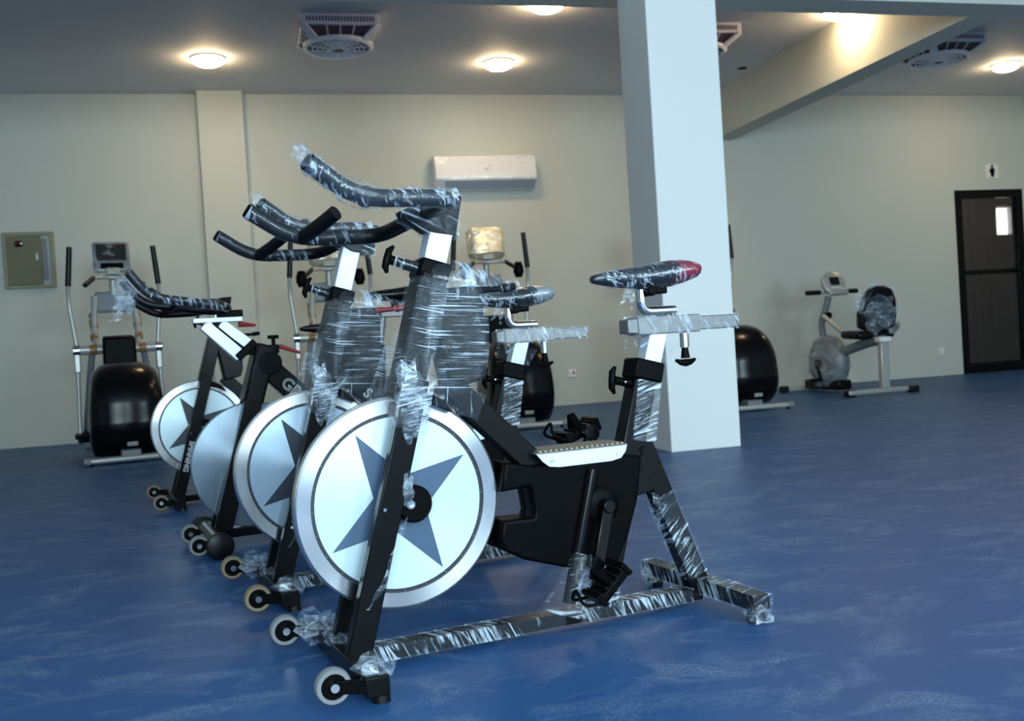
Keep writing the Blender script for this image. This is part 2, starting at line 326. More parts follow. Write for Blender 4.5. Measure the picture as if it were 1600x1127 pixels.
# glazed door
gm, gn, gl, gb = nodemat('tinted_glass'); gn.remove(gb)
g1 = gn.new('ShaderNodeBsdfTransparent'); g1.inputs[0].default_value = (.55, .53, .55, 1); g2 = gn.new('ShaderNodeBsdfGlossy'); g2.inputs['Roughness'].default_value = .03; g2.inputs[0].default_value = (.8, .8, .8, 1)
gx = gn.new('ShaderNodeMixShader'); fr = gn.new('ShaderNodeFresnel'); fr.inputs[0].default_value = 1.5; gl.new(fr.outputs[0], gx.inputs[0]); gl.new(g1.outputs[0], gx.inputs[1]); gl.new(g2.outputs[0], gx.inputs[2]); gl.new(gx.outputs[0], gn['Material Output'].inputs[0])
dfr = MB(); yd = WALL_Y + .03
for x in (DOOR_X0 + .05, DOOR_X1 - .05): dfr.box((x, yd, DOOR_Z / 2), (.1, .07, DOOR_Z))
dfr.box(((DOOR_X0 + DOOR_X1) / 2, yd, DOOR_Z - .05), (DOOR_X1 - DOOR_X0 - .2, .07, .1)); dfr.box(((DOOR_X0 + DOOR_X1) / 2, yd, .06), (DOOR_X1 - DOOR_X0 - .2, .07, .12)); dfr.box(((DOOR_X0 + DOOR_X1) / 2, yd, 1.235), (DOOR_X1 - DOOR_X0 - .2, .06, .055))
door = struct(dfr.build('door_1', 'black', bevel=.004))
for z0, z1 in ((.12, 1.21), (1.26, DOOR_Z - .1)): MB().box(((DOOR_X0 + DOOR_X1) / 2, yd, (z0 + z1) / 2), (DOOR_X1 - DOOR_X0 - .2, .008, z1 - z0)).build('door_pane', gm, door)
dl = MB(); dl.box((DOOR_X1 - .06, yd - .05, 1.24), (.05, .03, .22)); dl.tube([(DOOR_X1 - .06, yd - .06, 1.24), (DOOR_X1 - .06, yd - .10, 1.24), (DOOR_X1 - .17, yd - .10, 1.24)], .012, 8); dl.build('door_handle', 'black', door, bevel=.003)
# dark ribbed curtain panels inside the washroom (seen through the upper pane)
for k in range(11):
    x = 9.72 + k * .15; over = ww0 - .08 < x < ww1 + .08
    for z0, z1 in (((.0, wz0 - .02), (wz1 + .02, 2.6)) if over else ((.0, 2.6),)): MB().box((x, wy1 - .03, (z0 + z1) / 2), (.135, .03, z1 - z0)).build('wall_panel', 'dark_wall', bpy.data.objects['wall_washroom'], bevel=.01)
MB().box((10.44, wy1 - .10, (wz0 + wz1) / 2), (.22, .03, wz1 - wz0 + .06), Matrix.Rotation(.5, 3, 'Z')).build('window_leaf', 'tan', pane, bevel=.005)

# ------------------------------------------------------------------ ceiling lamps and fans
M['lamp_glow'] = emis('warm_lamp_glow', (1.0, .74, .42), 85)
M['lamp_trim'] = mat('lamp_trim', (.75, .74, .70), .4)
M['fan_white'] = mat('fan_white_plastic', (.86, .83, .88), .45)
M['fan_dark'] = mat('fan_dark_slots', (.16, .10, .12), .6); M['fan_grey'] = mat('fan_inner_grey', (.36, .33, .40), .6)
def lamp(x, y, label):
    t = thing('ceiling_lamp', label, 'lamp', (x, y, ROOM_H), 0, 'round warm ceiling lamps')
    MB().lathe([(0, .15), (-.012, .15), (-.018, .135), (-.018, .0)], (0, 0, 0), (0, 0, 1), 28).build('lamp_ring', 'lamp_trim', t)
    MB().lathe([(-.018, .132), (-.045, .125), (-.065, .09), (-.075, .0)], (0, 0, 0), (0, 0, 1), 28).build('lamp_dome', 'lamp_glow', t)
for x, y, lb in [(-.26, 9.22, 'round warm ceiling lamp above the wall pilaster'), (2.40, 9.25, 'round warm ceiling lamp above the air conditioner'), (2.40, 7.62, 'round warm ceiling lamp cut by the top edge of the photo, left of the pillar'),
                 (5.03, 7.62, 'round warm ceiling lamp shining on the side of the ceiling beam'), (8.03, 9.14, 'round warm ceiling lamp at the far right beside a ceiling fan')]: lamp(x, y, lb)
MB().lathe([(0, .05), (-.004, .05), (-.004, .0)], (5.02, 9.38, ROOM_H), (0, 0, 1), 20).build('lamp_hole_cover', 'plastic')
hc = bpy.data.objects['lamp_hole_cover']; hc['label'] = 'small dark round lamp hole in the ceiling beside the beam'; hc['category'] = 'lamp hole'
def fan(x, y, label):
    t = thing('ceiling_fan', label, 'fan', (x, y, ROOM_H), 0, 'square false-ceiling fans')
    b = MB().box((0, 0, -.045), (.62, .62, .09)); body = b.build('housing', 'fan_white', t, bevel=.008)
    for s in (-1, 1):
        for k in range(22):
            q = -.26 + k * .52 / 21
            MB().box((q, s * .311, -.045), (.012, .004, .04)).build('vent_slot', 'fan_dark', body) if s < 0 else None
    for k in range(22):
        q = -.26 + k * .52 / 21; MB().box((-.311, q, -.045), (.004, .012, .04)).build('vent_slot', 'fan_dark', body)
    # tapered lower body: dark grille behind, four white corner ribs, ring
    MB().add([(-.29, -.29, -.09), (.29, -.29, -.09), (.29, .29, -.09), (-.29, .29, -.09), (-.19, -.19, -.17), (.19, -.19, -.17), (.19, .19, -.17), (-.19, .19, -.17)], [(0, 1, 5, 4), (1, 2, 6, 5), (2, 3, 7, 6), (3, 0, 4, 7), (4, 5, 6, 7)]).build('grille_backing', 'fan_dark', t)
    for sx, sy in ((1, 1), (1, -1), (-1, 1), (-1, -1)): MB().prism((sx * .30, sy * .30, -.085), (sx * .19, sy * .19, -.178), .075, .02, (-sy, sx, 0)).build('corner_rib', 'fan_white', t, bevel=.004)
    for k in range(3):
        for ax in range(4):
            a = ax * PI / 2; q = (-1 + k) * .11; p0 = Vector((q, -.295, -.093)); p1 = Vector((q * .8, -.20, -.172)); R = Matrix.Rotation(a, 3, 'Z'); MB().prism(R @ p0, R @ p1, .012, .012, R @ Vector((1, 0, 0))).build('grille_bar', 'fan_white', t)
    MB().lathe([(-.165, .265), (-.16, .285), (-.185, .285), (-.20, .265), (-.185, .25), (-.165, .265)], (0, 0, 0), (0, 0, 1), 36).build('grille_ring', 'fan_white', t)
    MB().lathe([(-.178, .25), (-.178, .0)], (0, 0, 0), (0, 0, 1), 30).build('fan_recess', 'fan_grey', t)
    for r in (.05, .09, .13, .17, .21): MB().tube([(r * math.cos(k * PI / 15), r * math.sin(k * PI / 15), -.19 - .012 * (1 - r / .25)) for k in range(31)], .006, 6, False).build('guard_wire', 'fan_white', t)
    for k in range(10): a = k * PI / 5; MB().tube([(.03 * math.cos(a), .03 * math.sin(a), -.20), (.26 * math.cos(a + .3), .26 * math.sin(a + .3), -.19)], .005, 6).build('guard_spoke', 'fan_white', t)
    MB().lathe([(-.18, .045), (-.205, .045), (-.212, .03), (-.212, 0)], (0, 0, 0), (0, 0, 1), 20).build('hub_cap', 'fan_dark', t)
    return t
f0 = fan(.80, 8.28, 'square white ceiling fan left of the pillar, between two lamps')
for x, y, lb in [(3.98, 8.30, 'square white ceiling fan mostly hidden behind the pillar top'), (6.62, 8.42, 'square white ceiling fan right of the ceiling beam')]:
    c = copy_tree(f0); c.location = (x, y, ROOM_H); c['label'] = lb

# ------------------------------------------------------------------ things on the back wall
M['ac_white'] = mat('ac_white_plastic', (.74, .72, .73), .35); M['ac_grey'] = mat('ac_grey_flap', (.34, .37, .42), .45)
ac = thing('air_conditioner', 'white wall-mounted air conditioner unit still wrapped in film', 'air conditioner', (2.458, WALL_Y, 2.36))
MB().add([(sx * .55, y, z) for sx in (-1, 1) for y, z in ((0, .0), (0, .365), (-.15, .37), (-.205, .345), (-.215, .11), (-.10, .0))],
         [(0, 1, 2, 3, 4, 5), (11, 10, 9, 8, 7, 6)] + [(i, i + 6, (i + 1) % 6 + 6, (i + 1) % 6) for i in range(6)]).build('body', 'ac_white', ac, bevel=.012)
MB().prism((-.44, -.158, .052), (.54, -.158, .052), .125, .012, (0, -.115, .105)).build('louvre_flap', 'ac_grey', ac, bevel=.004)
MB().box((0, -.216, .205), (.05, .004, .008)).build('badge', 'ac_grey', ac)
MB().add([(-.556, -.213, .10), (.556, -.213, .10), (.556, -.222, .22), (-.556, -.222, .22), (.556, -.212, .352), (-.556, -.212, .352), (.556, -.15, .378), (-.556, -.15, .378), (-.556, -.10, -.006), (.556, -.10, -.006)], [(0, 1, 2, 3), (3, 2, 4, 5), (5, 4, 6, 7), (8, 9, 1, 0)]).build('wrapping_film', 'film_ac', ac)
# electrical panel
M['olive'] = mat('olive_beige_enamel', (.155, .145, .085), .45); M['olive_frame'] = mat('beige_enamel_frame', (.22, .21, .14), .45); M['panel_in'] = mat('panel_inside', (.42, .44, .42), .6)
ep = thing('electrical_panel', 'olive beige electrical panel box on the back wall with its door ajar', 'electrical panel', (-2.065, WALL_Y, 1.53))
fr_ = MB()
for x in (-.21, .21): fr_.box((x, -.02, .265), (.035, .04, .54))
for z in (.012, .518): fr_.box((0, -.02, z), (.385, .04, .035))
fr_.build('frame', 'olive_frame', ep, bevel=.004)
MB().box((0, -.004, .265), (.385, .006, .475)).build('back_plate', 'panel_in', ep)
MB().box((.115, -.012, .27), (.09, .012, .40)).build('breaker_strip', 'grey_plastic', ep)
dm = Matrix.Rotation(-.10, 3, 'Z'); dd = MB().box(Vector((-.192, -.035, .262)) + dm @ Vector((.155, 0, 0)), (.31, .012, .46), dm); dob = dd.build('door', 'olive', ep, bevel=.003)
def dpt(x, z): return Vector((-.192, -.035, .262)) + dm @ Vector((x, -.008, 0)) + Vector((0, 0, z))
MB().box(dpt(.272, .03), (.022, .012, .075), dm).build('handle', 'chrome', dob, bevel=.003)
MB().tube([dpt(.085 + .012 * 0, .16), dpt(.15, .16)], .028, 16).build('logo_badge', 'plastic', dob)
for k in range(3): MB().box(dpt(.09 + k * .027, .16) + Vector((0, -.026, 0)), (.016, .006, .022), dm).build('logo_mark', 'redlever' if k < 2 else 'letter', dob)
# sockets and sign
M['socket'] = mat('socket_white', (.70, .70, .68), .4)
def socket(x, z, label, red):
    t = thing('wall_socket', label, 'socket', (x, WALL_Y, z), 0, 'wall sockets'); MB().box((0, -.008, 0), (.088, .016, .088)).build('face_plate', 'socket', t, bevel=.004)
    MB().box((.018, -.018, .005), (.022, .008, .03)).build('switch', 'redlever' if red else 'socket', t, bevel=.002)
    for q in (-.02, -.005): MB().box((q - .008, -.0165, -.01), (.005, .003, .012)).build('socket_hole', 'plastic', t)
socket(3.327, .345, 'white wall socket with red switch, low on the wall left of the pillar', True); socket(8.035, .297, 'white wall socket low on the wall beside the dark glass door', False)
sg = thing('restroom_sign', 'white square sign with black standing figure above the dark glass door', 'sign', (8.90, WALL_Y, 2.467))
MB().box((0, -.006, 0), (.18, .012, .18)).build('sign_plate', 'socket', sg, bevel=.002)
MB().lathe([(0, .017), (-.004, .017), (-.004, 0)], (0, -.012, .062), (0, 1, 0), 16).build('figure_head', 'plastic', sg)
MB().slab([(-.034, .03), (-.02, .04), (.02, .04), (.034, .03), (.036, -.01), (.026, -.02), (.02, -.07), (.004, -.07), (0, -.03), (-.004, -.07), (-.02, -.07), (-.026, -.02), (-.036, -.01)], -.016, -.012).build('figure_body', 'plastic', sg)

# ------------------------------------------------------------------ spin bikes
def fork_pt(z, y=0): return Vector((.940 - .292 * z, y, z))      # the line shared by fork, head tube and bar post
def make_flywheel(root, c, R, ri, disc, star, rimm='wheel_steel', plain=False):
    cx, cz = c
    if plain:
        fw = MB().lathe([(-.012, 0), (-.012, R - .004), (-.008, R), (.008, R), (.012, R - .004), (.012, 0)], (cx, 0, cz), (0, 1, 0), 64).build('flywheel', rimm, root, smooth=30)
    else:
        fw = MB().lathe([(-.016, ri), (-.016, R - .005), (-.012, R), (.012, R), (.016, R - .005), (.016, ri), (-.016, ri)], (cx, 0, cz), (0, 1, 0), 72).build('flywheel', rimm, root, smooth=30)
        MB().lathe([(-.012, ri - .012), (-.012, ri + .001), (.011, ri + .001), (.011, ri - .012)], (cx, 0, cz), (0, 1, 0), 64).build('dark_ring', 'ringdark', fw)
        MB().lathe([(-.010, 0), (-.010, ri - .009), (.0125, ri - .009), (.0125, 0)], (cx, 0, cz), (0, 1, 0), 64).build('disc', disc, fw, smooth=30)
        pts = []
        for k in range(8):
            a = math.radians(60 + k * 45); r = .186 if k % 2 == 0 else .063; pts.append((cx + r * math.cos(a), cz + r * math.sin(a)))
        MB().slab(pts, .0125, .0140).build('star', star, fw); 
        for k in range(24): a = k * PI / 12; MB().lathe([(0, .0016), (.0006, .0016), (.0006, 0)], (cx + (ri - .004) * math.cos(a), .0112, cz + (ri - .004) * math.sin(a)), (0, 1, 0), 8).build('rivet', 'alu', fw)
    hub = MB().lathe([(.012, .042), (.062, .042), (.068, .036), (.068, 0)], (cx - .018, 0, cz), (0, 1, 0), 28).build('hub', 'plastic', fw)
    MB().lathe([(.066, .010), (.080, .010), (.080, .0065), (.072, .006), (.072, 0)], (cx - .005, 0, cz + .002), (0, 1, 0), 16).build('axle_nut', 'chrome', hub)
    MB().lathe([(-.046, 0), (-.046, .036), (-.012, .042)], (cx, 0, cz), (0, 1, 0), 24).build('hub', 'plastic', fw)
    return fw
def t_handle(name, p, d, along, root, L=.03, m='plastic', rod=.05, rodm='chrome'):
    """spring knob: threaded sleeve along d ending in a T grip lying along 'along'"""
    p = Vector(p); d = Vector(d).normalized(); al = Vector(along).normalized()
    o = MB().tube([p, p + d * rod * .45], .013, 12).tube([p + d * rod * .55, p + d * rod], .011, 12).build(name, m, root)
    MB().tube([p + d * rod * .4, p + d * rod * .6], .009, 10).build('plunger', rodm, o)
    g = p + d * (rod + .006); MB().tube([g - al * L - d * .012 * -1 * 0 - d * .008, g - al * L * .6, g, g + al * L * .6, g + al * L - d * .008], [.004, .0085, .0095, .0085, .004], 10).build('grip', m, o)
    return o
def saddle_mesh(name, dx, dz, root, body, tail, film, flat=False):
    sec = [(.262, .008, .858, .844), (.252, .018, .866, .840), (.21, .025, .872, .832), (.15, .032, .878, .824), (.09, .050, .886, .822), (.04, .073, .894, .826), (.005, .081, .894, .834), (-.022, .072, .888, .842), (-.036, .045, .878, .855)]
    n = 14
    def ring(s, grow=0):
        x, hw, zt, zb = s; out = []
        for k in range(n):
            a = 2 * PI * k / n; c, q = math.cos(a), math.sin(a); zc = zb + (zt - zb) * .55
            out.append(Vector((x + dx, (hw + grow) * math.copysign(abs(c) ** .8, c), dz + (zc + (zt + grow - zc) * q if q > 0 else zc + (zc - zb + grow) * q))))
        return out
    def loft(ss, grow=0):
        mb = MB(); vs = [p for s in ss for p in ring(s, grow)]; m = len(ss)
        fs = [(i * n + k, i * n + (k + 1) % n, (i + 1) * n + (k + 1) % n, (i + 1) * n + k) for i in range(m - 1) for k in range(n)] + [tuple(range(n)), tuple(range((m - 1) * n, m * n))]
        uv = [[(ss[i][0], k * .012), (ss[i][0], k * .012 + .012), (ss[i + 1][0], k * .012 + .012), (ss[i + 1][0], k * .012)] for i in range(m - 1) for k in range(n)] + [[(0, 0)] * n] * 2
        return mb.add(vs, fs, uv)
    o = loft(sec[:6]).build(name, body, root, smooth=60); o.modifiers.new('sub', 'SUBSURF').levels = 1; o.modifiers['sub'].render_levels = 2
    t = loft(sec[5:]).build('saddle_tail', tail, o, smooth=60)
    if film: loft(sec[:6], .0025).build('wrapping_film', 'film_saddle', o, smooth=60); loft(sec[5:], .0022).build('wrapping_film', 'film_light', o, smooth=60)
    MB().box((.075 + dx, 0, .822 + dz), (.05, .04, .025)).tube([(.10 + dx, -.03, .818 + dz), (.10 + dx, .03, .818 + dz)], .014, 12).build('saddle_clamp', 'plastic', o, bevel=.004)
    return o
def pedal(c, root, tilt):
    R = Matrix.Rotation(tilt, 3, 'Y'); c = Vector(c)
    o = MB().box(c, (.10, .075, .022), R).build('pedal', 'plastic', root, bevel=.005)
    for s in (-1, 1): MB().box(c + R @ Vector((s * .046, 0, .004)), (.012, .08, .034), R).build('pedal_cage', 'plastic', o, bevel=.002)
    MB().tube(rounded([c + R @ Vector((.05, .034, .0)), c + R @ Vector((.085, .03, .03)), c + R @ Vector((.06, 0, .06)), c + R @ Vector((.085, -.03, .03)), c + R @ Vector((.05, -.034, 0))], .02), .004, 8).build('toe_clip', 'plastic', o)
    MB().prism(c + R @ Vector((.0, .036, .0)), c + R @ Vector((.0, .0, .052)), .02, .003, (1, 0, 0)).prism(c + R @ Vector((0, .0, .052)), c + R @ Vector((0, -.036, .0)), .02, .003, (1, 0, 0)).build('toe_strap', 'plastic', o)
    for k in range(5): MB().box(c + R @ Vector((-.036 + k * .018, 0, .014)), (.004, .07, .006), R).build('tread', 'rubber', o)
    return o
def caster(c, root, rimm, to, lean=0):
    c = Vector(c); o = MB().lathe([(-.012, .026), (-.012, .034), (-.006, .037), (.006, .037), (.012, .034), (.012, .026), (-.012, .026)], c, (0, 1, 0), 28).build('caster_wheel', rimm, root)
    MB().lathe([(-.008, .0), (-.008, .027), (.008, .027), (.008, 0)], c, (0, 1, 0), 20).build('wheel_centre', 'plastic', o)
    MB().lathe([(.010, .009), (.0215, .009), (.0215, 0)], c, (0, 1, 0), 12).build('wheel_bolt', 'chrome', o)
    MB().prism(c + V(0, .016, 0), Vector(to) + V(0, .016, 0), .006, .028).prism(c - V(0, .016, 0), Vector(to) - V(0, .016, 0), .006, .028).build('caster_arm', 'plastic', o, bevel=.002)
    return o
def handlebar(root, dz=0, dx=0, yaw=.10, film=True, roll=.07, y=.21, tip=(1.035, 1.066), elb=(.935, 1.0), rear=(.715, 1.005)):
    R = Matrix.Rotation(yaw, 3, 'Z'); piv = V(.68, 0, 0)
    def T(p): p = Vector(p) - piv; return R @ p + piv + V(dx, 0, dz + roll * p.y)
    P = lambda s: [T((tip[0], s * (y + .01), tip[1])), T((elb[0], s * y, elb[1])), T((rear[0], s * y, rear[1]))]
    path = rounded(P(1) + [T((.69, 0, rear[1] + .012))] + P(-1)[::-1], .06, 6)
    hb = MB().tube(path, .0185, 16).build('handlebar', 'rubber', root, smooth=50)
    for s in (1, -1):
        MB().tube(rounded([T((elb[0] - .02, s * (y - .005), elb[1])), T((elb[0] - .045, s * (y - .075), elb[1] + .018)), T((elb[0] - .068, s * (y - .115), elb[1] + .038))], .03), .0175, 14).build('inner_horn', 'rubber', hb, smooth=50)
        a = T((tip[0], s * (y + .01), tip[1])); b = T((elb[0], s * y, elb[1])); MB().tube([a + (a - b).normalized() * .001, a + (a - b).normalized() * .006], [.0185, .015], 14).build('end_plug', 'plastic', hb)
    if film:
        n0 = rounded(P(1), .06, 6); near = []
        for p, q in zip(n0[:-1], n0[1:]):
            kk = max(1, int((q - p).length / .012)); near += [p.lerp(q, i / kk) for i in range(kk)]
        near.append(n0[-1]); rr = [.0222 + .0012 * math.sin(i * 2.1) + .0012 * math.sin(i * .9) + .007 * math.exp(-((i / len(near) - .33) / .12) ** 2) for i in range(len(near))]
        MB().tube(near, rr, 16, False).build('wrapping_film', 'film_bar', hb, smooth=60)
        far = rounded(P(-1), .05, 6); MB().tube(far, .0202, 16, False).build('wrapping_film', 'film_light', hb, smooth=60)
        a, b = near[0], near[0] + (near[0] - near[1]).normalized() * .045
        r = random.Random(5); mb = MB(); n = 12; vs = []
        for j in range(4):
            for k in range(n): t = 2 * PI * k / n; rad = (.024, .028, .019, .010)[j] * (1 + r.uniform(-.3, .3)); q = a.lerp(b, (j - .6) / 3); vs.append(q + V(r.uniform(-.004, .004), math.cos(t) * rad, math.sin(t) * rad))
        mb.add(vs, [(j * n + k, j * n + (k + 1) % n, (j + 1) * n + (k + 1) % n, (j + 1) * n + k) for j in range(3) for k in range(n)]).build('film_tail', 'film_loose', hb, smooth=20)
    return hb
def spinner(label, loc, rz, wrap=True, tail='red', disc='disc_white', star='star', text=None, rimm='caster_grey', bar=(0, 0, .10), lever=False, wheel_c=(.794, .362), main_text=None, sad=(0, 0), crank=True):
    t = thing('spin_bike', label, 'exercise bike', loc, rz, 'spin bikes parked in a row')
    # base
    MB().prism((.0, 0, .031), (.93, 0, .031), .05, .031).build('base_bar', 'black', t, bevel=.003)
    rs = MB().prism((-.012, -.25, .052), (-.012, .25, .052), .05, .036, (1, 0, 0)).build('rear_stabilizer', 'black', t, bevel=.003)
    for s in (-1, 1): MB().lathe([(0, .020), (.012, .024), (.034, .018)], (-.012, s * .225, 0), (0, 0, 1), 16).build('foot', 'rubber', rs)
    fs = MB().prism((.935, -.245, .036), (.935, .245, .036), .05, .042, (1, 0, 0)).build('front_stabilizer', 'black', t, bevel=.003)
    for s in (-1, 1):
        MB().lathe([(0, .020), (.016, .018)], (.925, s * .225, 0), (0, 0, 1), 16).build('foot', 'rubber', fs); caster((1.022, s * .235 - .01, .05), fs, rimm, (.945, s * .235 - .01, .04))
    # fork, head, bar post
    for s in (1, -1):
        fk = MB().prism(fork_pt(.045, s * .062), fork_pt(.64, s * .062), .030, .055).build('fork_leg', 'black', t, bevel=.003)
        MB().lathe([(0, .005), (.004, .004), (.004, 0)], fork_pt(.36, s * .078) + V(.015, 0, 0), (0, s, 0), 10).build('bolt', 'chrome', fk)
        if s == 1 and text:
            d = (fork_pt(.1) - fork_pt(.6)).normalized(); text_part('lettering', text, .034, fork_pt(.245, .0775), d, (-1, 0, -.29), 'letter', fk, outline=.0011)
    MB().prism(fork_pt(.58), fork_pt(.875), .090, .062).build('head_tube', 'black', t, bevel=.004)
    MB().slab([(.665, .61), (.585, .625), (.572, .66), (.570, .80), (.585, .845), (.70, .84)], -.042, .042).build('head_block', 'black', t, bevel=.006)
    MB().prism(fork_pt(.862), fork_pt(.905), .082, .074).build('head_collar', 'plastic', t, bevel=.006)
    dzb, dxb, yaw = bar
    MB().prism(fork_pt(.89), fork_pt(1.0 + dzb) , .05, .056).build('handlebar_post', 'white_metal', t, bevel=.003)
    MB().slab([(.602 + dxb, 1.055 + dzb), (.655 + dxb, 1.052 + dzb), (.75 + dxb, 1.022 + dzb), (.742 + dxb, 1.006 + dzb), (.690 + dxb, .972 + dzb), (.622 + dxb, .962 + dzb)], -.03, .03).build('bar_bracket', 'plastic', t, bevel=.005)
    handlebar(t, dzb, dxb, yaw, wrap)
    t_handle('adjust_knob', (.715, 0, .893), (.95, 0, .31), (-.31, 0, .95), t, .032, rod=.066)
    MB().tube([(.585, .0, .835), (.50, .0, .838)], [.010, .007], 10).tube([(.505, 0, .838), (.47, 0, .842)], [.012, .009], 10).build('resistance_lever', 'redlever' if lever else 'plastic', t)
    # main tube, brake pad
    mt = MB().prism((.665, 0, .627), (.440, 0, .400), .05, .058).build('main_tube', 'black', t, bevel=.004)
    if main_text: text_part('lettering', main_text, .042, (.62, .0256, .58), (-.707, 0, -.707), (-.707, 0, .707), 'letter', mt, outline=.0009)
    MB().slab([(.735, .615), (.68, .585), (.66, .555), (.70, .575), (.745, .585)], .016, .04).build('brake_pad', 'plastic', t, bevel=.004)
    MB().box((.69, .02, .588), (.03, .03, .012), Matrix.Rotation(.5, 3, 'Y')).build('brake_block', 'alu', t, bevel=.003)
    # chain guard with opening, covers, step plate
    guard = [(.60, .47), (.57, .43), (.47, .405), (.215, .405), (.178, .40), (.195, .30), (.225, .22), (.262, .155), (.30, .145), (.40, .168), (.50, .20), (.575, .238), (.615, .27), (.66, .33), (.63, .40)]
    hole = [(.545, .362), (.480, .372), (.470, .362), (.462, .30), (.470, .282), (.545, .285), (.566, .300), (.562, .335)]
    cg = outline_part('chain_guard', [guard, hole], -.036, .034, 'plastic', t, .006)
    outline_part('guard_shell', [[(.535, .418), (.47, .405), (.215, .405), (.178, .40), (.195, .30), (.225, .22), (.262, .155), (.30, .145), (.40, .168), (.50, .20), (.545, .225), (.556, .25), (.548, .284), (.470, .282), (.462, .30), (.470, .362), (.480, .372), (.545, .368)]], .012, .06, 'plastic', cg, .008)
    MB().tube([(.312, .045, .388), (.398, .045, .075)], .016, 14).build('guard_highlight_tube', 'gloss', t)  # glossy tube added to carry the highlight of the guard's rounded edge
    sp = outline_part('step_plate', [[(.462, .440), (.218, .440), (.222, .425), (.236, .410), (.262, .405), (.405, .405), (.432, .409), (.448, .422)]], .050, .008, 'white_metal', t, .0015)
    outline_part('step_plate', [[(.462, .440), (.218, .440), (.222, .425), (.236, .410), (.262, .405), (.405, .405), (.432, .409), (.448, .422)]], -.050, .008, 'white_metal', t, .0015)
    tp = MB().box((.34, 0, .440), (.244, .108, .006)).build('step_top', 'alu', t, bevel=.002)
    for k in range(17): MB().box((.228 + k * .014, 0, .4445), (.007, .100, .005)).build('step_rib', 'tan', tp)
    for x in (.425, .245): MB().lathe([(0, .006), (.004, .005), (.004, 0)], (x, .054, .421), (0, 1, 0), 12).build('bolt', 'chrome', sp)
    # seat tube, rear leg
    MB().prism((.292, 0, .045), (.118, 0, .640), .05, .064).build('seat_tube', 'black', t, bevel=.004)
    MB().prism((.0, 0, .05), (.150, 0, .435), .05, .052).build('rear_leg', 'black', t, bevel=.004)
    MB().slab([(.19, .437), (.126, .437), (.096, .33), (.14, .31), (.215, .30)], -.024, .024).build('gusset', 'black', t, bevel=.003)
    MB().prism((.132, 0, .592), (.119, 0, .642), .068, .084).build('seat_collar', 'plastic', t, bevel=.006)
    t_handle('seat_knob', (.155, 0, .585), (.96, 0, .22), (-.1, 0, 1), t, .034, rod=.058)
    sx, sz = sad
    MB().prism((.112, 0, .62), (.082, 0, .715 + sz), .042, .05).build('seat_post', 'white_metal', t, bevel=.003)
    sl = MB().box((.055, 0, .730 + sz), (.185, .056, .046)).build('seat_slider', 'alu', t, bevel=.003); MB().box((.008, 0, .730 + sz), (.335, .046, .036)).build('slider_bar', 'alu', sl, bevel=.003)
    k = MB().tube([(-.005, 0, .71 + sz), (-.005, 0, .668 + sz)], .012, 12).build('slider_knob', 'chrome', t); MB().tube([(-.005, 0, .67 + sz), (-.005, 0, .640 + sz)], [.008, .012], 12).tube([(-.035, 0, .636 + sz), (-.02, 0, .630 + sz), (-.005, 0, .628 + sz), (.01, 0, .630 + sz), (.025, 0, .636 + sz)], [.004, .008, .010, .008, .004], 10).build('grip', 'plastic', k)
    MB().tube(rounded([(.118, 0, .822 + sz), (.120, 0, .766 + sz), (.02, 0, .766 + sz)], .03), .0125, 14).build('saddle_post', 'chrome', t)
    saddle_mesh('saddle', sx, sz, t, 'gloss', tail, wrap)
    # flywheel, crank, pedals
    make_flywheel(t, wheel_c, .240, .204, disc, star)
    MB().lathe([(.03, .045), (.055, .045), (.06, .038), (.06, 0)], (.295, 0, .30), (0, 1, 0), 24).build('crank_boss', 'plastic', t)
    MB().prism((.290, .075, .312), (.348, .092, .130), .016, .03).tube([(.295, .05, .30), (.295, .09, .30)], .017, 12).tube([(.345, .09, .138), (.345, .12, .138)], .010, 10).build('crank_arm', 'gloss', t, bevel=.004); pedal((.350, .155, .137), t, .75)
    MB().prism((.300, -.075, .29), (.235, -.092, .468), .016, .03).tube([(.295, -.05, .30), (.295, -.09, .30)], .017, 12).tube([(.238, -.09, .462), (.238, -.12, .462)], .010, 10).lathe([(-.01, .022), (.01, .022)], (.238, -.09, .462), (0, 1, 0), 16).build('crank_arm', 'gloss', t, bevel=.003); pedal((.242, -.155, .462), t, .35)
    if wrap:
        F = lambda mb, m='film': mb.build('wrapping_film', m, t, smooth=40)
        F(MB().prism((.88, 0, .031), (.40, 0, .031), .054, .035, cap=False, nseg=12)); F(MB().prism((.36, 0, .031), (.03, 0, .031), .054, .035, cap=False, nseg=10))
        F(MB().prism((-.012, -.255, .052), (-.012, .255, .052), .056, .042, (1, 0, 0), nseg=8)); F(MB().prism((.012, 0, .08), (.10, 0, .30), .056, .058, cap=False, nseg=6))
        F(MB().prism(fork_pt(.60), fork_pt(.862), .098, .072, cap=False, nseg=8), 'film_dense')
        MB().slab([(.740, .605), (.66, .590), (.60, .600), (.572, .640), (.560, .70), (.557, .80), (.574, .848), (.64, .868), (.70, .860), (.73, .70)], -.051, .051).build('wrapping_film', 'film_dense', t, bevel=.016, seg=3)
        F(MB().prism((.700, 0, .612), (.585, 0, .560), .10, .07, w1=.054, h1=.062, cap=False, nseg=4))
        F(MB().prism(fork_pt(.74, -.055), fork_pt(.575, -.066), .044, .09, w1=.05, h1=.115, cap=False, nseg=4), 'film_dense')
        F(MB().prism(fork_pt(.64, .064), fork_pt(.53, .066), .05, .07, w1=.04, h1=.085, cap=False, nseg=4)); 
        F(MB().prism((.150, 0, .44), (.116, 0, .635), .056, .068, cap=False, nseg=8)); F(MB().slab([(.603 + dxb, 1.060 + dzb), (.66 + dxb, 1.056 + dzb), (.756 + dxb, 1.024 + dzb), (.745 + dxb, 1.002 + dzb), (.69 + dxb, .966 + dzb), (.618 + dxb, .955 + dzb)], -.033, .033))
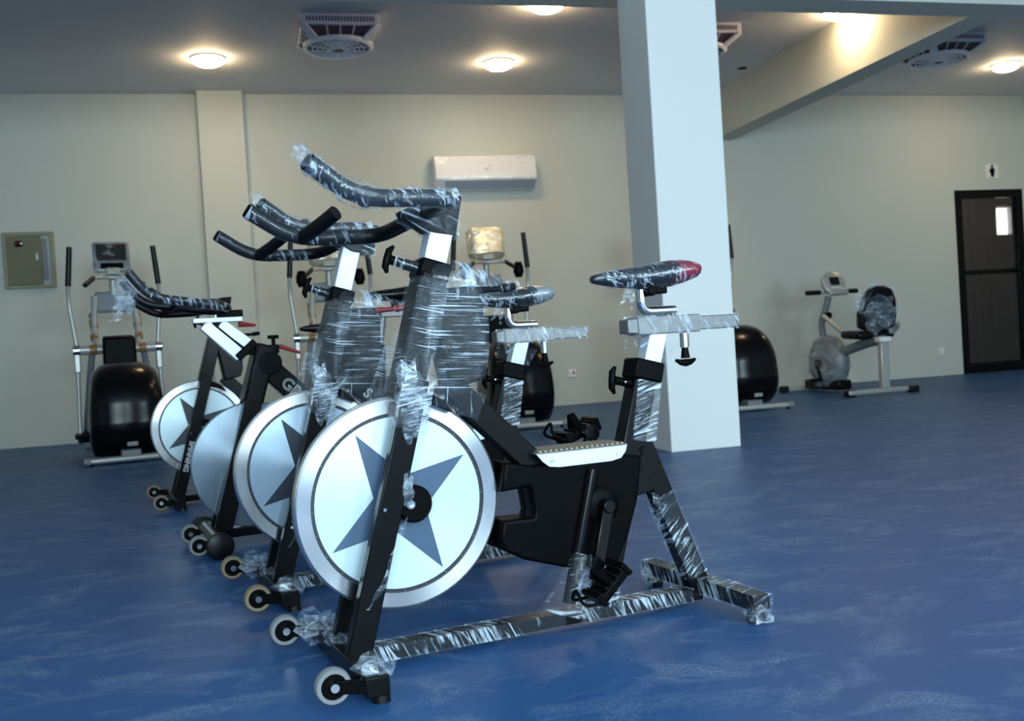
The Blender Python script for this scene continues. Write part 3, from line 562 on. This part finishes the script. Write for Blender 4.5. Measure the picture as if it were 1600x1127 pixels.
        F(MB().tube([(.77, 0, .912), (.715, 0, .893), (.68, 0, .87), (.60, .02, .848), (.52, 0, .845), (.46, 0, .845)], [.018, .022, .050, .052, .026, .012], 12), 'film_light')
        F(MB().box((.058, 0, .730 + sz), (.195, .061, .051)).box((.0, 0, .730 + sz), (.325, .051, .041)), 'film_light')
        F(MB().prism((.095, 0, .70 + sz), (.115, 0, .645), .10, .11, w1=.072, h1=.09, cap=False, nseg=3), 'film_light')
        F(MB().add([(.385, .03, .05), (.415, .05, .045), (.37, .07, .15), (.36, .055, .16), (.25, .05, .045), (.27, .055, .15)], [(0, 1, 2, 3), (0, 3, 5, 4)], [[(0, 0), (0, .05), (.1, .05), (.1, 0)]] * 2), 'film')
        F(MB().tube([(.355, .045, .19), (.375, .045, .12), (.388, .04, .055)], [.026, .04, .075], 14, False), 'film'); F(MB().prism((.262, 0, .15), (.292, 0, .05), .056, .072, cap=False, nseg=4), 'film_light')
        for k, (c, s) in enumerate([((.93, .20, .062), (.085, .075, .05)), ((.955, -.20, .06), (.10, .10, .07)), ((-.012, .235, .022), (.07, .06, .05)), ((-.012, -.235, .03), (.08, .07, .06)), ((.935, -.08, .06), (.07, .12, .03))]): crumple('loose_film', c, s, t, k + 3)
        crumple('loose_film', fork_pt(.585, .07) + V(.0, 0, 0), (.075, .05, .17), t, 21, n=11)
        crumple('loose_film', fork_pt(.40, .072) + V(-.03, 0, 0), (.03, .02, .07), t, 23)
        strip('film_strip', [fork_pt(.34, .082) + V(-.04, 0, 0), fork_pt(.26, .082) + V(-.025, 0, 0), fork_pt(.20, .082) + V(-.02, 0, 0), fork_pt(.15, .082) + V(.005, 0, 0)], .02, t, 8)
        strip('film_strip', [(.16, .0, .828 + sz), (.17, .01, .80 + sz), (.19, .02, .785 + sz)], .022, t, 9); strip('film_strip', [(.15, .0, .828 + sz), (.145, .0, .80 + sz), (.155, .01, .77 + sz)], .02, t, 10)
        strip('film_strip', [(.13, .03, .30), (.115, .02, .27), (.12, .02, .22)], .03, t, 12); strip('film_strip', [(.14, .03, .31), (.10, .02, .28), (.09, .02, .265)], .02, t, 13)
    return t
b1 = spinner('front spin bike wrapped in film, white star flywheel and red-tailed saddle', (1.07, 2.40, 0), math.radians(189.9))
b2 = spinner('second spin bike, silver-tailed saddle and silver star flywheel, film on bars', (.928, 3.22, 0), math.radians(189.5), tail='silver_vinyl', disc='disc_grey', star='star_dark', text='SPINN', rimm='caster_tan' if False else 'caster_rim', bar=(.045, -.05, .14), lever=True, main_text='S')
b4 = spinner('farthest spin bike with white star flywheel and lettered fork, behind the plain-flywheel bike', (.48, 5.42, 0), math.radians(189.5), wrap=False, tail='gloss', text='SPINNING', rimm='caster_rim', bar=(-.02, 0, .10), wheel_c=(.794, .380), star='star_dark')

def bike_b(label, loc, rz):
    t = thing('spin_bike', label, 'exercise bike', loc, rz, 'spin bikes parked in a row')
    MB().prism((.0, 0, .055), (.93, 0, .055), .05, .035).build('base_bar', 'black', t, bevel=.003)
    for nm, x in (('rear_stabilizer', -.01), ('front_stabilizer', .950)):
        o = MB().tube([(x, -.23, .05), (x, .23, .05)], .034, 24).build(nm, 'black', t)
        for s in (-1, 1): MB().lathe([(0, .046), (.03, .050), (.036, .040), (.036, 0)], (x, s * .215, .05), (0, s, 0), 24).build('end_cap', 'rubber', o)
        if x > .5:
            for s in (-1, 1): caster((1.012, s * .145, .045), o, 'caster_grey', (.965, s * .145, .05))
    fk = lambda z, y=0: V(.935 - .30 * z, y, z)
    for s in (-1, 1): MB().prism(fk(.07, s * .05), fk(.60, s * .05), .028, .065).build('fork_leg', 'black', t, bevel=.004)
    MB().prism(fk(.54), fk(.76), .13, .075).build('head_tube', 'black', t, bevel=.01)
    MB().tube([(.70, -.066, .69), (.70, .066, .69)], .045, 24).build('head_cover', 'gloss', t, bevel=.004)
    MB().prism((.815, 0, .715), (.745, 0, .775), .07, .03).prism((.78, 0, .742), (.655, 0, .742), .05, .034).build('head_collar', 'plastic', t, bevel=.004)
    k = MB().tube([(.672, 0, .75), (.672, 0, .785)], .008, 10).lathe([(0, .022), (.014, .022)], (.672, 0, .782), (0, 0, 1), 8).build('adjust_knob', 'plastic', t, bevel=.002)
    MB().tube([(.655, .02, .752), (.575, .02, .722)], [.009, .006], 10).build('lever', 'redlever', t)
    sl = MB().prism((.927, 0, .850), (.800, 0, .722), .05, .046).build('bar_post', 'white_metal', t, bevel=.002); MB().prism((.868, 0, .850), (.752, 0, .752), .05, .040).build('post_slide', 'white_metal', sl, bevel=.002)
    MB().prism((.898, .0, .852), (.776, 0, .737), .052, .008).build('post_groove', 'plastic', sl)
    MB().box((.878, 0, .864), (.180, .06, .018)).build('bar_plate', 'white_metal', t, bevel=.002)
    MB().box((.83, 0, .886), (.09, .07, .026)).build('bar_clamp', 'plastic', t, bevel=.004); MB().tube([(.80, .0, .845), (.735, 0, .838)], [.012, .005], 8).build('lever', 'redlever', t)
    for s in (1, -1):
        pass
    P = lambda s: [(1.195, s * .21, 1.038), (1.127, s * .20, .947), (.870, s * .17, .906)]
    hb = MB().tube(rounded(P(1) + [(.835, 0, .905)] + P(-1)[::-1], .055, 6), .0165, 14).build('handlebar', 'rubber', t, smooth=50)
    MB().tube(rounded([(1.02, .19, .93), (.98, .06, .94), (.98, -.06, .94), (1.02, -.19, .93)], .04), .014, 12).build('cross_grip', 'rubber', hb)
    MB().tube(rounded(P(1), .05, 6), .0185, 14, False).build('wrapping_film', 'film_light', hb)
    crumple('loose_film', (1.19, -.16, .98), (.10, .09, .13), hb, 31, n=9); strip('film_strip', [(1.20, -.1, .97), (1.225, -.08, .92), (1.235, -.08, .88)], .05, hb, 6)
    mt = MB().prism((.715, 0, .685), (.43, 0, .40), .06, .085).build('main_tube', 'black', t, bevel=.008)
    text_part('lettering', 'GR', .062, (.62, .0306, .588), (-.707, 0, -.707), (-.707, 0, .707), 'letter', mt, outline=.0010)
    outline_part('chain_guard', [[(.60, .42), (.45, .42), (.18, .40), (.20, .26), (.28, .16), (.40, .16), (.60, .22), (.66, .30)], [(.56, .37), (.49, .37), (.48, .28), (.57, .28)]], 0, .07, 'plastic', t, .008)
    MB().box((.33, 0, .43), (.24, .10, .02)).build('step_plate', 'white_metal', t, bevel=.004)
    MB().tube([(.33, 0, .06), (.265, 0, .43), (.250, 0, .735)], .026, 16).build('seat_tube', 'black', t); MB().tube([(.250, 0, .73), (.228, 0, .852)], .017, 14).build('seat_post', 'alu', t)
    MB().prism((.0, 0, .06), (.25, 0, .43), .05, .05).build('rear_leg', 'black', t, bevel=.004)
    MB().box((.165, 0, .862), (.15, .05, .034)).build('seat_slider', 'alu', t, bevel=.003); MB().tube([(.17, 0, .87), (.17, 0, .91)], .02, 14).build('saddle_post', 'plastic', t)
    saddle_mesh('saddle', .035, .082, t, 'gloss', 'gloss', False)
    make_flywheel(t, (.770, .305), .240, .198, 'disc_white', 'star', 'wheel_plain', plain=True)
    MB().lathe([(-.06, .045), (.06, .045)], (.30, 0, .28), (0, 1, 0), 20).build('crank_boss', 'plastic', t)
    MB().prism((.30, .075, .29), (.345, .09, .12), .016, .03).build('crank_arm', 'gloss', t, bevel=.003); pedal((.35, .14, .12), t, .5); MB().prism((.30, -.075, .27), (.25, -.09, .44), .016, .03).build('crank_arm', 'gloss', t, bevel=.003); pedal((.25, -.14, .44), t, .3)
    return t
bike_b('spin bike with plain steel flywheel, slanted white bar post and red levers', (.725, 4.09, 0), math.radians(189.5))

# ------------------------------------------------------------------ elliptical trainers (drum towards the room, console towards the wall)
def elliptical(label, loc, rz, film='none'):
    t = thing('elliptical_trainer', label, 'elliptical trainer', loc, rz, 'elliptical trainers along the back wall')
    # drum housing: barrel lying across the machine
    prof = [(-.275, 0), (-.275, .20), (-.268, .27), (-.250, .315), (-.20, .352), (-.13, .374), (0, .380), (.13, .374), (.20, .352), (.250, .315), (.268, .27), (.275, .20), (.275, 0)]
    mb = MB(); n = 36; vs = []
    for (h, r) in prof:
        for k in range(n):
            a = 2 * PI * k / n; q = 1.0 + (.16 if math.sin(a) < 0 else .05) * abs(math.sin(2 * a)); vs.append((h * (1 - .10 * max(0, math.sin(a))), .36 + math.cos(a) * r * q, .372 + math.sin(a) * min(r * q, .345 if math.sin(a) < 0 else r * q)))
    m = len(prof); mb.add(vs, [(i * n + k, i * n + (k + 1) % n, (i + 1) * n + (k + 1) % n, (i + 1) * n + k) for i in range(m - 1) for k in range(n)])
    dr = mb.build('drum_housing', 'gloss', t, smooth=50)
    MB().box((.01, -.038, .14), (.075, .012, .03), Matrix.Rotation(.25, 3, 'X')).build('badge', 'silver_paint', dr, bevel=.003)
    fb = MB().tube([(-.32, -.04, .035), (.32, -.04, .035)], .022, 14).build('foot_bar', 'silver_paint', t)
    for s in (-1, 1): MB().lathe([(0, .016), (.02, .02)], (s * .28, -.04, 0), (0, 0, 1), 12).build('foot', 'rubber', fb); MB().lathe([(0, .028), (.05, .028)], (s * .33 - s * .05, -.04, .035), (s, 0, 0), 14).build('end_cap', 'grey_plastic', fb)
    MB().box((0, .85, .06), (.14, 1.7, .07)).build('base_rail', 'grey_plastic', t, bevel=.01)
    MB().tube([(-.3, 1.62, .035), (.3, 1.62, .035)], .03, 14).build('front_foot', 'grey_plastic', t)
    # neck shroud, uprights, crossbar
    MB().add([(sx * w, y, z) for w, y, z in ((.13, .72, .60), (.13, .98, .55), (.125, .74, .96), (.12, .96, .98)) for sx in (-1, 1)], [(0, 1, 5, 4), (2, 6, 7, 3), (0, 4, 6, 2), (1, 3, 7, 5), (4, 5, 7, 6), (0, 2, 3, 1)]).build('neck_shroud', 'plastic', t, bevel=.02)
    cb = MB().tube([(-.32, 1.0, .87), (.32, 1.0, .87)], .040, 16).build('crossbar', 'silver_paint', t)
    for s in (-1, 1): MB().tube([(s * .16, 1.0, .87), (s * .22, 1.0, .87)], .0415, 16).build('packing_tape', 'tape', cb); MB().lathe([(-.02, .048), (.03, .048), (.036, .03), (.036, 0)], (s * .315, 1.0, .87), (s, 0, 0), 16).build('pivot_cap', 'chrome', cb)
    for s in (-1, 1):
        u = MB().tube(rounded([(s * .16, 1.02, .88), (s * .175, 1.10, 1.05), (s * .15, 1.16, 1.32)], .08), .028, 14).build('upright', 'silver_paint', t)
        for z0, z1 in ((.95, .99), (1.05, 1.12), (1.15, 1.17)): MB().tube([(s * .171, 1.055 + (z0 - .95) * .45, z0), (s * .174, 1.06 + (z1 - .95) * .45, z1)], .0335, 14).build('packing_tape', 'tape', u)
        MB().tube(rounded([(s * .20, 1.02, .85), (s * .235, 1.10, .60), (s * .29, 1.25, .12)], .1), .026, 12).build('side_leg', 'grey_plastic', t)
        # swinging arm with grip, connecting rod and pedal arm
        arm = MB().tube(rounded([(s * .315, 1.0, .80), (s * .315, 1.0, .90), (s * .355, 1.02, 1.26), (s * .350, .98, 1.42)], .08), .017, 12).build('swing_arm', 'silver_paint', t)
        MB().tube([(s * .350, .98, 1.40), (s * .322, .96, 1.72)], [.024, .022], 12).build('hand_grip', 'rubber', arm)
        MB().box((s * .318, 1.0, .77), (.05, .06, .17)).build('arm_joint', 'silver_paint', arm, bevel=.01)
        MB().tube([(s * .318, 1.0, .72), (s * .335, .95, .14)], .017, 10).build('connecting_rod', 'silver_paint', arm)
        MB().tube([(s * .335, .95, .13), (s * .30, .42, .22)], .022, 10).build('pedal_arm', 'plastic', t); pd = MB().box((s * .31, .75, .18), (.13, .34, .03)).build('foot_plate', 'plastic', t, bevel=.01)
        MB().tube([(s * .335, .95, .13), (s * .20, .95, .13)], .018, 10).build('link_pin', 'plastic', t)
    # mast plate and console
    MB().box((0, 1.17, 1.27), (.30, .05, .18), Matrix.Rotation(-.15, 3, 'X')).build('mast_plate', 'grey_plastic', t, bevel=.02)
    MB().tube([(0, 1.16, 1.33), (0, 1.14, 1.50)], .03, 12).build('mast', 'silver_paint', t)
    hb = MB().tube(rounded([(-.22, .92, 1.40), (-.14, 1.02, 1.47), (0, 1.06, 1.47), (.14, 1.02, 1.47), (.22, .92, 1.40)], .05), .017, 12).build('fixed_handlebar', 'silver_paint', t)
    for s in (-1, 1): MB().tube([(s * .225, .915, 1.397), (s * .15, 1.01, 1.465)], .020, 12).build('sensor_grip', 'chrome' if film == 'none' else 'rubber', hb)
    R = Matrix.Rotation(-.25, 3, 'X'); c = V(0, 1.12, 1.645)
    co = MB().box(c, (.29, .055, .27), R).build('console', 'grey_plastic', t, bevel=.025, seg=3)
    MB().box(c + R @ V(0, -.028, .035), (.24, .008, .15), R).build('screen', 'screen', co, bevel=.006); MB().box(c + R @ V(0, -.03, -.085), (.18, .008, .05), R).build('button_panel', 'plastic', co, bevel=.004); MB().box(c + R @ V(0, -.04, -.14), (.11, .04, .06), R).build('console_neck', 'silver_paint', co, bevel=.01)
    if film == 'warm':
        fm = MB(); vs = []; r = random.Random(4); nu, nv = 14, 9
        for j in range(nv):
            for k in range(nu):
                a = 2 * PI * k / nu; z = -.15 + .30 * j / (nv - 1); ca, sa = math.cos(a), math.sin(a); e = .35 if j in (0, nv - 1) else 1
                vs.append(c + R @ V(.172 * math.copysign(abs(ca) ** .5, ca) * (e * .3 + .7) * r.uniform(.96, 1.05), .075 * math.copysign(abs(sa) ** .6, sa) * e * r.uniform(.85, 1.15), z + r.uniform(-.008, .008)))
        fm.add(vs, [(j * nu + k, j * nu + (k + 1) % nu, (j + 1) * nu + (k + 1) % nu, (j + 1) * nu + k) for j in range(nv - 1) for k in range(nu)]).build('wrapping_film', 'film_lamp_gold', co, smooth=35)
        for s in (-1, 1): MB().lathe([(-.05, .03), (0, .05), (.05, .045), (.09, .03)], (s * .25, .93, 1.36), (0, 0, 1), 12).build('cup_holder', 'plastic', t)
    elif film == 'clear':
        MB().box(c, (.30, .065, .28), R).build('wrapping_film', 'film_ac', co, bevel=.02)
    return t
e1 = elliptical('elliptical trainer at the far left beside the electrical panel, dark screen visible', (-.955, 7.90, 0), .17, 'clear')
e2 = elliptical('elliptical trainer with film-wrapped console, mostly hidden behind the spin bikes', (.66, 7.90, 0), 0, 'warm')
e3 = copy_tree(e2); e3.location = (2.10, 7.87, 0); e3['label'] = 'elliptical trainer with gold-shining wrapped console, below the air conditioner'
e4 = copy_tree(e1); e4.location = (4.12, 7.80, 0); e4.rotation_euler = (0, 0, 0); e4['label'] = 'elliptical trainer half hidden behind the right edge of the pillar'

# ------------------------------------------------------------------ recumbent bike
rb = thing('recumbent_bike', 'silver recumbent exercise bike wrapped in film near the dark glass door', 'exercise bike', (5.80, 9.0, 0), 0)
ff = MB().prism((-.30, .72, .035), (.26, .72, .035), .07, .05, (0, 1, 0)).build('front_foot', 'silver_paint', rb, bevel=.01)
for s in (-1, 1): MB().box((s * .30 - .02, .72, .035), (.08, .09, .07)).build('end_cap', 'rubber', ff, bevel=.012)
rf = MB().prism((-.40, -.60, .04), (.36, -.55, .04), .06, .045, (0, 1, 0)).build('rear_foot', 'silver_paint', rb, bevel=.01)
for x in (-.36, .33): MB().box((x, -.58, .033), (.10, .085, .066)).build('end_cap', 'rubber', rf, bevel=.012)
mb = MB(); vs = []; n = 28
prof = [(-.11, 0), (-.115, .12), (-.10, .20), (-.06, .245), (0, .258), (.06, .245), (.10, .20), (.115, .12), (.11, 0)]
for h, r in prof:
    for k in range(n): a = 2 * PI * k / n; vs.append((-.02 + h, .30 + math.cos(a) * r * 1.15, .30 + math.sin(a) * r * (1.15 if math.sin(a) > 0 else 1.05)))
mb.add(vs, [(i * n + k, i * n + (k + 1) % n, (i + 1) * n + (k + 1) % n, (i + 1) * n + k) for i in range(len(prof) - 1) for k in range(n)]); bd = mb.build('drive_housing', 'grey_plastic', rb, smooth=50)
MB().box((-.02, .35, .08), (.16, .66, .10)).build('base_frame', 'black', rb, bevel=.02)
crumple('wrapping_film', (-.02, .30, .30), (.32, .62, .52), bd, 40, n=12)
MB().lathe([(-.14, .05), (-.10, .05)], (-.02, .30, .30), (1, 0, 0), 18).build('crank_boss', 'plastic', rb)
for s, z in ((-1, .14), (1, .44)):
    MB().prism((-.02 + s * .14, .30, .30), (-.02 + s * .155, .22, z), .02, .03, (1, 0, 0)).build('crank_arm', 'plastic', rb, bevel=.004); MB().box((-.02 + s * .205, .22, z), (.10, .10, .03)).build('pedal', 'plastic', rb, bevel=.006)
MB().tube(rounded([(-.02, .36, .54), (-.04, .38, .72), (.0, .34, .86), (.03, .32, 1.0)], .08), [.05] + [.032] * 12 + [.032], 14).build('console_column', 'grey_plastic', rb) if False else MB().tube(rounded([(-.02, .36, .52), (-.04, .38, .72), (.0, .34, .86), (.03, .32, 1.0)], .08), .034, 14).build('console_column', 'grey_plastic', rb)
MB().lathe([(-.05, .035), (.05, .035)], (-.01, .31, .80), (0, 1, 0), 16).build('tilt_knob', 'plastic', rb)
bar = MB().tube([(-.20, .30, 1.045), (.34, .30, 1.045)], .018, 12).build('handlebar', 'silver_paint', rb)
for x0, x1 in ((-.24, -.08), (.22, .36)): MB().tube([(x0, .30, 1.045), (x1, .30, 1.045)], .025, 12).build('hand_grip', 'rubber', bar)
R = Matrix.Rotation(-.35, 3, 'X'); c = V(.07, .28, 1.13)
co = MB().lathe([(-.03, .115), (-.022, .132), (.02, .132), (.03, .11), (.03, 0)], c, R @ V(0, -1, 0), 28).build('console', 'silver_paint', rb, smooth=30); co.scale = (1, 1, 1)
MB().box(c + R @ V(0, -.034, .015), (.11, .01, .09), R).build('screen', 'screen', co, bevel=.006); MB().box(c + R @ V(.02, -.02, -.105), (.22, .05, .07), R).build('console_lip', 'silver_paint', co, bevel=.015)
for k in range(4): MB().box(c + R @ V(-.045 + k * .03, -.034, -.06), (.018, .01, .014), R).build('button', 'letter', co)
MB().tube(rounded([(-.02, .20, .38), (0, -.05, .44), (.04, -.40, .52), (.04, -.58, .52)], .12), .05, 16).build('seat_rail', 'grey_plastic', rb)
MB().prism((.02, -.58, .06), (.03, -.58, .53), .09, .06, (1, 0, 0)).build('rear_post', 'silver_paint', rb, bevel=.008)
MB().box((.03, -.58, .53), (.13, .10, .05)).build('post_cap', 'socket', rb, bevel=.01)
MB().tube(rounded([(-.18, .1, .80), (-.08, -.10, .60), (.10, -.35, .57), (.25, -.48, .60), (.22, -.56, .68)], .1), .022, 12).build('side_handle', 'silver_paint', rb)
MB().box((.05, -.30, .585), (.42, .32, .08), Matrix.Rotation(.05, 3, 'X')).build('seat_cushion', 'rubber', rb, bevel=.035, seg=3)
Rb = Matrix.Rotation(.18, 3, 'X'); sb = MB(); ol = [(-.20, -.20), (-.21, -.06), (-.17, .08), (-.11, .18), (-.03, .21), (.05, .21), (.13, .18), (.18, .08), (.20, -.06), (.19, -.20), (.10, -.235), (-.10, -.235)]
cc = V(.07, -.46, .845); nn = len(ol)
sb.add([cc + Rb @ V(x, y, z) for y in (-.045, .045) for x, z in ol], [tuple(range(nn)), tuple(reversed(range(nn, 2 * nn)))] + [(i, i + nn, (i + 1) % nn + nn, (i + 1) % nn) for i in range(nn)]); sbo = sb.build('backrest', 'rubber', rb, bevel=.025, seg=3)
crumple('wrapping_film', cc, (.46, .16, .46), sbo, 44, n=12)
